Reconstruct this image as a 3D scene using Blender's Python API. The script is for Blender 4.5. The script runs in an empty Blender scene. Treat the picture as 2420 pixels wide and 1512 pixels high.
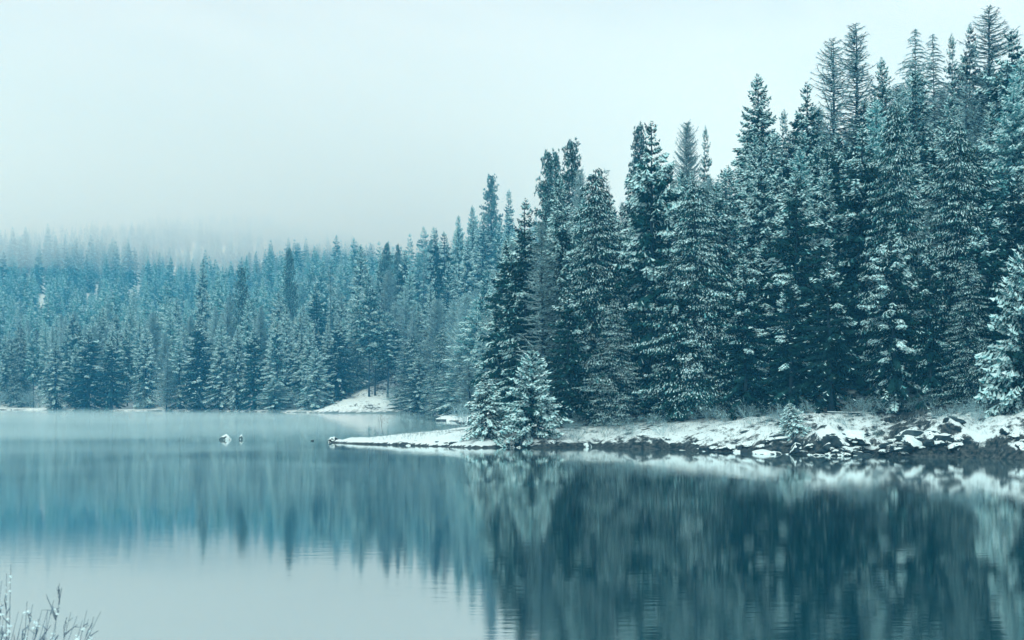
import bpy, math, random
import numpy as np
from mathutils import Vector, noise as mnoise

S = bpy.context.scene
C = S.collection
R = math.radians
random.seed(7)
rng = np.random.default_rng(7)

# ------------------------------------------------------------------ camera
CAM_H = 5.4
F = 3360.0            # focal length in pixels of a 2419 pixel wide view
HOR = 925.0           # the horizon's row in that view
cam = bpy.data.cameras.new('camera')
cam.lens = 50; cam.sensor_width = 36
cam.shift_y = 169.0 / 2419.0
cam.clip_end = 12000
cam.dof.use_dof = True
cam.dof.focus_distance = 150
cam.dof.aperture_fstop = 7
camo = bpy.data.objects.new('camera', cam)
C.objects.link(camo)
camo.location = (0, 0, CAM_H)
camo.rotation_euler = (R(90), 0, 0)
S.camera = camo

# ------------------------------------------------------------------ sky, sun, exposure
SUN_EL, SUN_AZ = R(52), R(200)
w = bpy.data.worlds.new('World'); S.world = w; w.use_nodes = True
nt = w.node_tree; N = nt.nodes; L = nt.links
N.clear()
out = N.new('ShaderNodeOutputWorld'); bg = N.new('ShaderNodeBackground')
sky = N.new('ShaderNodeTexSky'); sky.sky_type = 'NISHITA'; sky.sun_disc = False
sky.sun_elevation = SUN_EL; sky.sun_rotation = SUN_AZ
sky.air_density = 1.0; sky.dust_density = 3.0
tc = N.new('ShaderNodeTexCoord'); sep = N.new('ShaderNodeSeparateXYZ')
L.new(tc.outputs['Generated'], sep.inputs[0])
ramp = N.new('ShaderNodeValToRGB')
ramp.color_ramp.elements[0].position = 0.0; ramp.color_ramp.elements[0].color = (0.42, 0.67, 0.73, 1)
ramp.color_ramp.elements[1].position = 1.0; ramp.color_ramp.elements[1].color = (1.02, 1.25, 1.32, 1)
e = ramp.color_ramp.elements.new(0.6); e.color = (0.94, 1.15, 1.22, 1)
e = ramp.color_ramp.elements.new(0.12); e.color = (0.57, 0.76, 0.82, 1)
e = ramp.color_ramp.elements.new(0.26); e.color = (0.77, .91, .96, 1)
L.new(sep.outputs[2], ramp.inputs[0])
cn = N.new('ShaderNodeTexNoise'); cn.inputs['Scale'].default_value = 3.2; cn.inputs['Distortion'].default_value = 0.6; cn.inputs['Detail'].default_value = 4
cmap = N.new('ShaderNodeMapping'); cmap.inputs['Scale'].default_value = (1, 1, 2.5)
L.new(tc.outputs['Generated'], cmap.inputs[0]); L.new(cmap.outputs[0], cn.inputs['Vector'])
cr = N.new('ShaderNodeMapRange'); cr.inputs[1].default_value = 0.3; cr.inputs[2].default_value = 0.7
cr.inputs[3].default_value = 0.80; cr.inputs[4].default_value = 1.16
L.new(cn.outputs[0], cr.inputs[0])
vm = N.new('ShaderNodeVectorMath'); vm.operation = 'SCALE'
L.new(ramp.outputs[0], vm.inputs[0]); L.new(cr.outputs[0], vm.inputs['Scale'])
vm2 = N.new('ShaderNodeVectorMath'); vm2.operation = 'SCALE'; vm2.inputs['Scale'].default_value = 9.9
L.new(vm.outputs[0], vm2.inputs[0])
mix = N.new('ShaderNodeMix'); mix.data_type = 'RGBA'; mix.inputs[0].default_value = 0.96
L.new(sky.outputs[0], mix.inputs[6]); L.new(vm2.outputs[0], mix.inputs[7])
L.new(mix.outputs[2], bg.inputs[0]); bg.inputs[1].default_value = 0.10
L.new(bg.outputs[0], out.inputs[0])

sd = bpy.data.lights.new('sun', 'SUN'); sd.energy = 1.5; sd.angle = R(30); sd.color = (0.76, 1.0, 1.0)
so = bpy.data.objects.new('sun', sd); C.objects.link(so)
# light comes from behind the camera and slightly from the left, high up
d = Vector((math.sin(SUN_AZ) * math.cos(SUN_EL), math.cos(SUN_AZ) * math.cos(SUN_EL), math.sin(SUN_EL)))
so.rotation_euler = d.to_track_quat('Z', 'Y').to_euler()

S.view_settings.view_transform = 'Standard'; S.view_settings.look = 'None'
S.view_settings.exposure = 0.0; S.view_settings.gamma = 1.0
S.view_settings.use_curve_mapping = False
S.cycles.use_denoising = True
try: S.cycles.denoiser = 'OPENIMAGEDENOISE'
except Exception: pass
S.cycles.max_bounces = 8; S.cycles.diffuse_bounces = 3; S.cycles.glossy_bounces = 2
S.cycles.volume_bounces = 4
S.cycles.transparent_max_bounces = 4

# ------------------------------------------------------------------ helpers
def tag(o, label=None, cat=None, group=None, kind=None):
    if label: o['label'] = label
    if cat: o['category'] = cat
    if group: o['group'] = group
    if kind: o['kind'] = kind
    return o

def empty(name, loc):
    o = bpy.data.objects.new(name, None); C.objects.link(o); o.location = loc
    o.empty_display_size = 0.3
    return o

class MB:
    """collects vertices and triangles (numpy blocks) with a material slot each"""
    def __init__(s): s.v = []; s.t = []; s.m = []; s.n = 0
    def add(s, v, t, m):
        v = np.asarray(v, float).reshape(-1, 3); t = np.asarray(t, int).reshape(-1, 3)
        s.v.append(v); s.t.append(t + s.n); s.m.append(np.full(len(t), m)); s.n += len(v)
    def kites(s, p0, p1, side, w, sag, m):
        """folded leaf-like blades: ridge p0-p1, two hanging flanks"""
        n = len(p0)
        if n == 0: return
        mid = p0 + 0.5 * (p1 - p0)
        wv = side * np.asarray(w).reshape(-1, 1)
        dz = np.zeros((n, 3)); dz[:, 2] = sag
        v = np.stack([p0, p1, mid + wv - dz, mid - wv - dz], 1).reshape(-1, 3)
        b = (np.arange(n) * 4)[:, None]
        t = np.concatenate([b + [0, 2, 1], b + [0, 1, 3]], 0)
        s.add(v, t, m)
    def sticks(s, p0, p1, w0, m, w1=0.0, side=None):
        """thin flat tapering twigs, one triangle or two"""
        n = len(p0)
        if n == 0: return
        d = p1 - p0
        if side is None:
            r = rng.normal(size=(n, 3)); side = np.cross(d, r)
            side /= np.linalg.norm(side, axis=1, keepdims=True) + 1e-9
        w0 = np.broadcast_to(np.asarray(w0, float), (n,))[:, None]
        if np.all(np.asarray(w1) == 0):
            v = np.stack([p0 - side * w0, p0 + side * w0, p1], 1).reshape(-1, 3)
            s.add(v, (np.arange(n) * 3)[:, None] + [0, 1, 2], m)
        else:
            w1 = np.broadcast_to(np.asarray(w1, float), (n,))[:, None]
            v = np.stack([p0 - side * w0, p0 + side * w0, p1 + side * w1, p1 - side * w1], 1).reshape(-1, 3)
            b = (np.arange(n) * 4)[:, None]
            s.add(v, np.concatenate([b + [0, 1, 2], b + [0, 2, 3]], 0), m)
    def tube(s, pts, rad, m, seg=6, cap=True):
        pts = np.asarray(pts, float); n = len(pts)
        rad = np.broadcast_to(np.asarray(rad, float), (n,))
        a = np.linspace(0, 2 * math.pi, seg, endpoint=False)
        rows = []
        for i in range(n):
            t = pts[min(i + 1, n - 1)] - pts[max(i - 1, 0)]
            t = t / (np.linalg.norm(t) + 1e-9)
            u = np.cross(t, [0.13, 0.99, 0.05]) if abs(t[1]) < 0.9 else np.cross(t, [1, 0, 0])
            u /= np.linalg.norm(u); v = np.cross(t, u)
            rows.append(pts[i] + rad[i] * (np.cos(a)[:, None] * u + np.sin(a)[:, None] * v))
        V = np.concatenate(rows); T = []
        for i in range(n - 1):
            for k in range(seg):
                k2 = (k + 1) % seg
                T += [[i * seg + k, i * seg + k2, (i + 1) * seg + k2], [i * seg + k, (i + 1) * seg + k2, (i + 1) * seg + k]]
        if cap:
            for k in range(1, seg - 1): T.append([(n - 1) * seg, (n - 1) * seg + k, (n - 1) * seg + k + 1])
        s.add(V, T, m)
    def mesh(s, name, mats, smooth=False):
        me = bpy.data.meshes.new(name)
        v = np.concatenate(s.v).astype(np.float32); t = np.concatenate(s.t).astype(np.int32); m = np.concatenate(s.m)
        me.vertices.add(len(v)); me.vertices.foreach_set('co', v.ravel())
        me.loops.add(t.size); me.loops.foreach_set('vertex_index', t.ravel())
        me.polygons.add(len(t)); me.polygons.foreach_set('loop_start', np.arange(0, t.size, 3, dtype=np.int32))
        me.polygons.foreach_set('material_index', m.astype(np.int32))
        me.polygons.foreach_set('use_smooth', np.full(len(t), smooth))
        for x in mats: me.materials.append(x)
        me.update(calc_edges=True)
        return me

def obj(name, me, parent=None):
    o = bpy.data.objects.new(name, me); C.objects.link(o)
    if parent is not None: o.parent = parent
    return o

# ------------------------------------------------------------------ materials
def mat(name, base, rough=0.9, spec=0.15):
    m = bpy.data.materials.new(name); m.use_nodes = True
    b = m.node_tree.nodes['Principled BSDF']
    b.inputs['Base Color'].default_value = (*base, 1); b.inputs['Roughness'].default_value = rough
    b.inputs['Specular IOR Level'].default_value = spec
    return m, b

def varied(name, c0, c1, scale, rough=0.9, spec=0.15, objrand=0.0, detail=3):
    m, b = mat(name, c0, rough, spec)
    n = m.node_tree.nodes; l = m.node_tree.links
    g = n.new('ShaderNodeNewGeometry'); t = n.new('ShaderNodeTexNoise')
    t.inputs['Scale'].default_value = scale; t.inputs['Detail'].default_value = detail
    l.new(g.outputs['Position'], t.inputs['Vector'])
    mr = n.new('ShaderNodeMapRange'); mr.inputs[1].default_value = 0.32; mr.inputs[2].default_value = 0.68
    l.new(t.outputs[0], mr.inputs[0])
    mx = n.new('ShaderNodeMix'); mx.data_type = 'RGBA'
    mx.inputs[6].default_value = (*c0, 1); mx.inputs[7].default_value = (*c1, 1)
    l.new(mr.outputs[0], mx.inputs[0])
    res = mx.outputs[2]
    if objrand:
        oi = n.new('ShaderNodeObjectInfo')
        r2 = n.new('ShaderNodeMapRange'); r2.inputs[3].default_value = 1 - objrand; r2.inputs[4].default_value = 1 + objrand
        l.new(oi.outputs['Random'], r2.inputs[0])
        sc = n.new('ShaderNodeVectorMath'); sc.operation = 'SCALE'
        l.new(res, sc.inputs[0]); l.new(r2.outputs[0], sc.inputs['Scale']); res = sc.outputs[0]
    l.new(res, b.inputs['Base Color'])
    return m

M_NEEDLE = varied('needles', (0.001, 0.022, 0.026), (0.005, 0.060, 0.056), 0.9, 0.8, 0.2, 0.35)
M_NEEDLE2 = varied('needles_frosted', (0.045, 0.235, 0.26), (0.21, 0.48, 0.50), 1.3, 0.85, 0.1, 0.2)
M_SNOW = varied('snow_on_boughs', (0.42, 0.77, 0.79), (0.84, 0.98, 0.98), 3.5, 0.8, 0.2)
M_BARK = varied('bark', (0.012, 0.035, 0.05), (0.05, 0.085, 0.105), 2.2, 0.95, 0.1)
M_TWIG = varied('frosted_twigs', (0.22, 0.43, 0.47), (0.52, 0.77, 0.80), 1.1, 0.9, 0.1, 0.2)
M_GRASS = varied('dry_grass', (0.10, 0.16, 0.18), (0.45, 0.58, 0.60), 0.7, 0.9, 0.1)

M_BRUSH = varied('brush_twigs', (0.07, 0.13, 0.16), (0.34, 0.47, 0.50), 1.4, 0.9, 0.1, 0.3)
def m_ground():
    m, b = mat('snowy_ground', (0.8, 0.88, 0.88), 0.85, 0.2)
    n = m.node_tree.nodes; l = m.node_tree.links
    g = n.new('ShaderNodeNewGeometry'); sp = n.new('ShaderNodeSeparateXYZ'); l.new(g.outputs['Normal'], sp.inputs[0])
    t1 = n.new('ShaderNodeTexNoise'); t1.inputs['Scale'].default_value = 1.1; t1.inputs['Detail'].default_value = 9; t1.inputs['Roughness'].default_value = 0.68
    l.new(g.outputs['Position'], t1.inputs['Vector'])
    t2 = n.new('ShaderNodeTexNoise'); t2.inputs['Scale'].default_value = 0.16; t2.inputs['Detail'].default_value = 3
    l.new(g.outputs['Position'], t2.inputs['Vector'])
    # cover = normal.z + noise: snow lies on the flat, stone and earth show on the steep
    a = n.new('ShaderNodeMath'); a.operation = 'MULTIPLY_ADD'; a.inputs[1].default_value = 1.5; l.new(t1.outputs[0], a.inputs[0])
    l.new(sp.outputs[2], a.inputs[2])
    a2 = n.new('ShaderNodeMath'); a2.operation = 'MULTIPLY_ADD'; a2.inputs[1].default_value = 0.5; l.new(t2.outputs[0], a2.inputs[0]); l.new(a.outputs[0], a2.inputs[2])
    att = n.new('ShaderNodeAttribute'); att.attribute_name = 'bare'
    a3 = n.new('ShaderNodeMath'); a3.operation = 'SUBTRACT'; l.new(a2.outputs[0], a3.inputs[0]); l.new(att.outputs['Fac'], a3.inputs[1])
    mr = n.new('ShaderNodeMapRange'); mr.inputs[1].default_value = 1.56; mr.inputs[2].default_value = 1.74; l.new(a3.outputs[0], mr.inputs[0])
    dk = n.new('ShaderNodeMix'); dk.data_type = 'RGBA'; dk.inputs[6].default_value = (0.006, 0.022, 0.030, 1); dk.inputs[7].default_value = (0.11, 0.125, 0.12, 1)
    t3 = n.new('ShaderNodeTexNoise'); t3.inputs['Scale'].default_value = 3.0; t3.inputs['Detail'].default_value = 6; l.new(g.outputs['Position'], t3.inputs['Vector'])
    mr3 = n.new('ShaderNodeMapRange'); mr3.inputs[1].default_value = 0.4; mr3.inputs[2].default_value = 0.75; l.new(t3.outputs[0], mr3.inputs[0]); l.new(mr3.outputs[0], dk.inputs[0])
    sn = n.new('ShaderNodeMix'); sn.data_type = 'RGBA'; sn.inputs[6].default_value = (0.66, 0.80, 0.82, 1); sn.inputs[7].default_value = (0.85, 0.93, 0.93, 1)
    l.new(t3.outputs[0], sn.inputs[0])
    mx = n.new('ShaderNodeMix'); mx.data_type = 'RGBA'; l.new(mr.outputs[0], mx.inputs[0]); l.new(dk.outputs[2], mx.inputs[6]); l.new(sn.outputs[2], mx.inputs[7])
    l.new(mx.outputs[2], b.inputs['Base Color'])
    bp = n.new('ShaderNodeBump'); bp.inputs['Strength'].default_value = 0.8; bp.inputs['Distance'].default_value = 0.25
    l.new(t1.outputs[0], bp.inputs['Height']); l.new(bp.outputs[0], b.inputs['Normal'])
    return m
M_GROUND = m_ground()
M_ROCK = varied('dark_rock', (0.006, 0.022, 0.030), (0.055, 0.085, 0.095), 1.8, 0.85, 0.2, 0.3, 6)
M_CAP = varied('snow_cap', (0.66, 0.82, 0.83), (0.84, 0.93, 0.93), 2.0, 0.8, 0.2)

def m_water():
    m = bpy.data.materials.new('lake_water'); m.use_nodes = True
    n = m.node_tree.nodes; l = m.node_tree.links; n.clear()
    o = n.new('ShaderNodeOutputMaterial'); mix = n.new('ShaderNodeMixShader')
    df = n.new('ShaderNodeBsdfDiffuse'); df.inputs['Color'].default_value = (0.003, 0.052, 0.07, 1)
    gl = n.new('ShaderNodeBsdfGlossy'); gl.inputs['Color'].default_value = (0.93, 0.99, 1.0, 1)
    g = n.new('ShaderNodeNewGeometry')
    mp = n.new('ShaderNodeMapping'); mp.inputs['Scale'].default_value = (0.5, 1.6, 1)
    l.new(g.outputs['Position'], mp.inputs[0])
    t1 = n.new('ShaderNodeTexNoise'); t1.inputs['Scale'].default_value = 1.6; t1.inputs['Detail'].default_value = 3; t1.inputs['Roughness'].default_value = 0.5
    l.new(mp.outputs[0], t1.inputs['Vector'])
    # patches of breeze: ripple strength varies over the lake
    mp2 = n.new('ShaderNodeMapping'); mp2.inputs['Scale'].default_value = (0.015, 0.05, 1); l.new(g.outputs['Position'], mp2.inputs[0])
    t2 = n.new('ShaderNodeTexNoise'); t2.inputs['Scale'].default_value = 1.0; t2.inputs['Detail'].default_value = 3; l.new(mp2.outputs[0], t2.inputs['Vector'])
    mr = n.new('ShaderNodeMapRange'); mr.inputs[1].default_value = 0.35; mr.inputs[2].default_value = 0.7; mr.inputs[3].default_value = 0.35; mr.inputs[4].default_value = 1.7
    l.new(t2.outputs[0], mr.inputs[0])
    bp = n.new('ShaderNodeBump'); bp.inputs['Distance'].default_value = 0.0045
    ms = n.new('ShaderNodeMath'); ms.operation = 'MULTIPLY'; ms.inputs[1].default_value = 0.55; l.new(mr.outputs[0], ms.inputs[0])
    l.new(ms.outputs[0], bp.inputs['Strength']); l.new(t1.outputs[0], bp.inputs['Height'])
    l.new(bp.outputs[0], gl.inputs['Normal'])
    rr = n.new('ShaderNodeMapRange'); rr.inputs[1].default_value = 0.35; rr.inputs[2].default_value = 0.7; rr.inputs[3].default_value = 0.035; rr.inputs[4].default_value = 0.07
    l.new(t2.outputs[0], rr.inputs[0]); l.new(rr.outputs[0], gl.inputs['Roughness'])
    lw = n.new('ShaderNodeLayerWeight'); lw.inputs['Blend'].default_value = 0.5
    fr = n.new('ShaderNodeMath'); fr.operation = 'POWER'; fr.inputs[1].default_value = 1.9; l.new(lw.outputs['Facing'], fr.inputs[0])
    l.new(fr.outputs[0], mix.inputs[0]); l.new(df.outputs[0], mix.inputs[1]); l.new(gl.outputs[0], mix.inputs[2])
    l.new(mix.outputs[0], o.inputs[0])
    return m
M_WATER = m_water()

# ------------------------------------------------------------------ the land
def W(px, py):
    Y = CAM_H * F / (py - HOR)
    return ((px - 1209.5) / F * Y, Y)
SHORE = [(-19.4, 150.2)] + [W(850, 1049), W(950, 1053), W(1050, 1055), W(1120, 1058.5), W(1200, 1057), W(1290, 1059), W(1400, 1056), W(1500, 1061), W(1580, 1061),
    W(1640, 1066), W(1730, 1068), W(1800, 1073), W(1880, 1074), W(1950, 1077), W(2000, 1078), W(2060, 1074), W(2120, 1079), W(2200, 1079), W(2300, 1080), W(2419, 1086)] + \
    [(50, 110), (90, 96), (240, 60), (700, -60), (3000, -60), (3000, 4600), (-3000, 4600), (-3000, 520), (-400, 450), (-230, 432), (-160, 423), (-107, 396), (-85, 392), (-68, 379),
    (-58, 368), (-47.6, 355), (-37.6, 351), (-30, 353), (-24, 352), (-17, 331), (-15, 300), (-14.5, 262), (-9.5, 258), (-9, 242), (-7.2, 225), (-6.5, 200), (-8, 184), (-11, 170), (-16, 158), (-19.3, 153)]
SH = np.array(SHORE)

def sdist(X, Y):
    """signed distance to the shoreline, positive on land"""
    A = SH; B = np.roll(SH, -1, 0)
    best = np.full(X.shape, 1e9); inside = np.zeros(X.shape, bool)
    for (ax, ay), (bx, by) in zip(A, B):
        dx, dy = bx - ax, by - ay
        t = np.clip(((X - ax) * dx + (Y - ay) * dy) / (dx * dx + dy * dy), 0, 1)
        best = np.minimum(best, np.hypot(X - ax - t * dx, Y - ay - t * dy))
        c = ((ay > Y) != (by > Y))
        with np.errstate(divide='ignore', invalid='ignore'):
            xi = (bx - ax) * (Y - ay) / (by - ay if by != ay else 1e-9) + ax
        inside ^= c & (X < xi)
    return np.where(inside, best, -best)

def vnoise(X, Y, sc, seed=0, oct=3):
    """cheap value noise on numpy arrays"""
    out = np.zeros(X.shape); amp = 1.0; tot = 0
    for k in range(oct):
        x = X / sc * 2 ** k + seed * 17.3; y = Y / sc * 2 ** k + seed * 9.1
        xi = np.floor(x).astype(np.int64); yi = np.floor(y).astype(np.int64)
        fx = x - xi; fy = y - yi; fx = fx * fx * (3 - 2 * fx); fy = fy * fy * (3 - 2 * fy)
        def hsh(a, b):
            h = (a * 374761393 + b * 668265263 + seed * 1442695 + k * 7919) & 0x7fffffff
            h = ((h ^ (h >> 13)) * 1274126177) & 0x7fffffff
            return ((h ^ (h >> 16)) & 0xffff) / 65535.0
        v = (hsh(xi, yi) * (1 - fx) + hsh(xi + 1, yi) * fx) * (1 - fy) + (hsh(xi, yi + 1) * (1 - fx) + hsh(xi + 1, yi + 1) * fx) * fy
        out += amp * (v * 2 - 1); tot += amp; amp *= 0.5
    return out / tot

def sstep(a, b, x):
    t = np.clip((x - a) / (b - a), 0, 1); return t * t * (3 - 2 * t)

def height(X, Y):
    X = np.asarray(X, float); Y = np.asarray(Y, float)
    s0 = sdist(X, Y)
    far = sstep(250, 330, Y)
    s = s0 + (vnoise(X, Y, 3.0, 1) * 0.8 + vnoise(X, Y, 7.5, 12, 2) * 1.5) * np.clip(1 - far * .2, 0, 1) * sstep(-8, 0, s0 + 4)
    # height of the bank above the water
    B = np.interp(X, [-19, -13, -5, 4, 16, 24, 32, 42, 60], [.45, .85, 1.4, 2.0, 2.5, 3.2, 3.9, 4.8, 6.2])
    clear = np.exp(-((X + 37.5) / 10.0) ** 4)
    B = B * (1 - far) + (0.5 + 4.3 * clear) * far
    wid = (3.4 + 2.6 * sstep(14, 34, X)) * (1 - far) + (3.0 + 7 * clear) * far
    rocky = sstep(14, 30, X) * (1 - far)
    lip = (0.17 + 0.30 * rocky) * np.clip(.75 + 1.3 * vnoise(X, Y, 6.5, 13, 2), .15, 1.9)
    h = lip * sstep(0, .55, s) + (B - lip) * (1 - np.exp(-np.clip(s - .3, 0, None) / wid))
    rough = np.exp(-np.clip(s, 0, None) / (6 + 4 * rocky)) * sstep(0, 1.5, s)
    Xd = X * .8 - Y * .6; Yd = X * .6 + Y * .8
    h += rough * ((vnoise(Xd, Yd * 1.8, 3.4, 2, 5) + .15) * (.42 + 1.0 * rocky) + (.25 + .5 * rocky) * (np.abs(vnoise(Xd, Yd * 1.5, 1.7, 3, 3)) - .2)
        + (.10 + .28 * rocky) * vnoise(Xd * 1.3, Yd, .95, 5, 2))
    h = np.where(s > .3, np.maximum(h, .12 + .06 * np.clip(s, 0, 4) * (1 - far)), h)
    h += vnoise(X, Y, 9, 4) * .25 * sstep(1, 6, s)
    # the hillside that carries the near forest, rising away from the water
    near = 1 - sstep(300, 340, Y)
    h += near * .33 * np.clip(s - 13, 0, 160) * sstep(-2, 26, X)
    # far shore: slope behind the strand, steeper towards the right
    k = np.interp(X, [-180, -110, -60, -35, -10, 20, 60], [.13, .20, .27, .36, .50, .55, .55])
    sf = np.clip(s - 6 - 9 * clear, 0, None)
    h += far * clear * sstep(0, 4, s) * (vnoise(X, Y, 7, 51, 4) * 1.5 + .5 * vnoise(X, Y, 2.4, 52, 2))
    h += far * k * 110 * (1 - np.exp(-sf / 110.0))
    # great hill beyond, going up into the cloud
    ridge = 1 - .62 * sstep(-.125, -.045, (X + vnoise(X, Y, 260, 6) * 30) / np.maximum(Y, 300))
    hill = np.interp(Y, [480, 640, 1000, 1400, 2000, 2700, 4600], [0, 12, 66, 122, 205, 265, 290])
    h += hill * ridge * (1 + .14 * vnoise(X, Y, 420, 5)) + (vnoise(X, Y, 120, 8) * 9 + vnoise(X * 1.6, Y * .35, 170, 9, 2) * 16) * sstep(520, 900, Y)
    # lake bed, and the bank the photographer stands on
    h = np.where(s > 0, h, -1.6 * sstep(0, 3, -s))
    mine = 2.3 - 3.9 * sstep(7.5, 15, Y)
    return np.where((Y < 60) & (X < 240), np.maximum(mine, -1.6), h)

def hgt(x, y): return float(height(np.array([x]), np.array([y]))[0])

def lines(spec):
    out = []
    for a, b, st in spec: out.append(np.arange(a, b, st))
    return np.concatenate(out)
def geo(a, b, st, g):
    r = [a]
    while r[-1] < b: r.append(r[-1] + st); st *= g
    return np.array(r)
xs = np.concatenate([-geo(26, 3000, .5, 1.045)[::-1][:-1], np.arange(-26, 52, .3), geo(52, 3000, .5, 1.07)])
ys = np.concatenate([np.arange(-50, 0, 5), np.arange(0, 20, 1.0), geo(20, 108, 8, 1)[:-1], np.arange(108, 162, .3), geo(162, 340, .8, 1.02)[:-1]])
ys = ys[ys < 338]
ys = np.concatenate([ys, np.arange(338, 400, .9), geo(400, 4580, 2, 1.03)])
ys = np.unique(ys)
GX, GY = np.meshgrid(xs, ys)
GZ = height(GX.ravel(), GY.ravel()).reshape(GX.shape)
nx, ny = len(xs), len(ys)
mb = MB()
idx = np.arange(nx * ny).reshape(ny, nx)
a, b_, c_, d_ = idx[:-1, :-1].ravel(), idx[:-1, 1:].ravel(), idx[1:, 1:].ravel(), idx[1:, :-1].ravel()
mb.add(np.stack([GX.ravel(), GY.ravel(), GZ.ravel()], 1), np.concatenate([np.stack([a, b_, c_], 1), np.stack([a, c_, d_], 1)]), 0)
gme = mb.mesh('ground', [M_GROUND], smooth=True)
SG = sdist(GX.ravel(), GY.ravel())
# where earth and litter show: under the trees of the near wood, little on the strand
bare = (.22 * sstep(5, 12, SG) + .25 * vnoise(GX.ravel(), GY.ravel(), 6, 11)) * (GY.ravel() < 260)
bare += .15 * sstep(10, 30, SG) * (GY.ravel() > 330)
bare += (.2 + .2 * vnoise(GX.ravel(), GY.ravel(), 5, 47)) * (np.exp(-((GX.ravel() + 38) / 12.0) ** 2)) * (GY.ravel() > 330)
bare += .12 * sstep(34, 44, GX.ravel()) * (GY.ravel() < 150)
bare += (.10 + .4 * sstep(2, 20, GX.ravel())) * sstep(.5, .3, GZ.ravel() + .2 * vnoise(GX.ravel(), GY.ravel(), 1.5, 41)) * (GY.ravel() > 60) * (GY.ravel() < 250)
bare += .6 * (GZ.ravel() < .16) * (GY.ravel() > 60)
bare += (.07 + .10 * sstep(2, 6, SG) + .36 * np.clip(vnoise(GX.ravel(), GY.ravel(), 4.5, 44), 0, 1)) * (SG < 10) * (GY.ravel() < 200) * sstep(-12, 4, GX.ravel())
at = gme.attributes.new('bare', 'FLOAT', 'POINT'); at.data.foreach_set('value', bare.astype(np.float32))
ground = tag(obj('ground', gme), kind='structure')

lk = MB()
lx = [-3000, 3000]; ly = [-40, 700]
lk.add([(-3000, -40, 0), (3000, -40, 0), (3000, 700, 0), (-3000, 700, 0)], [(0, 1, 2), (0, 2, 3)], 0)
lake = tag(obj('lake', lk.mesh('lake', [M_WATER])), kind='structure')

# ------------------------------------------------------------------ tree kinds
def unit(v): return v / (np.linalg.norm(v, axis=-1, keepdims=True) + 1e-9)
UP = np.array([0, 0, 1.0])

def trunk_mesh(H, r, lean=0.0, seed=0, top=1.0, name='trunk', bend=None):
    m = MB(); rg = np.random.default_rng(seed)
    n = 9; zz = np.linspace(-.6, H * top * .975, n)
    ox = np.cumsum(rg.normal(0, .035, n)); oy = np.cumsum(rg.normal(0, .035, n)); ox[:2] = 0; oy[:2] = 0
    if bend is not None: ox = ox + bend * (zz / H) ** 2
    rad = r * (1 - np.clip(zz / H, 0, 1) * .93); rad[0] *= 1.5; rad[1] *= 1.0
    m.tube(np.stack([ox, oy, zz], 1), rad, 0, 7)
    return m.mesh(name, [M_BARK], True)

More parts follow.
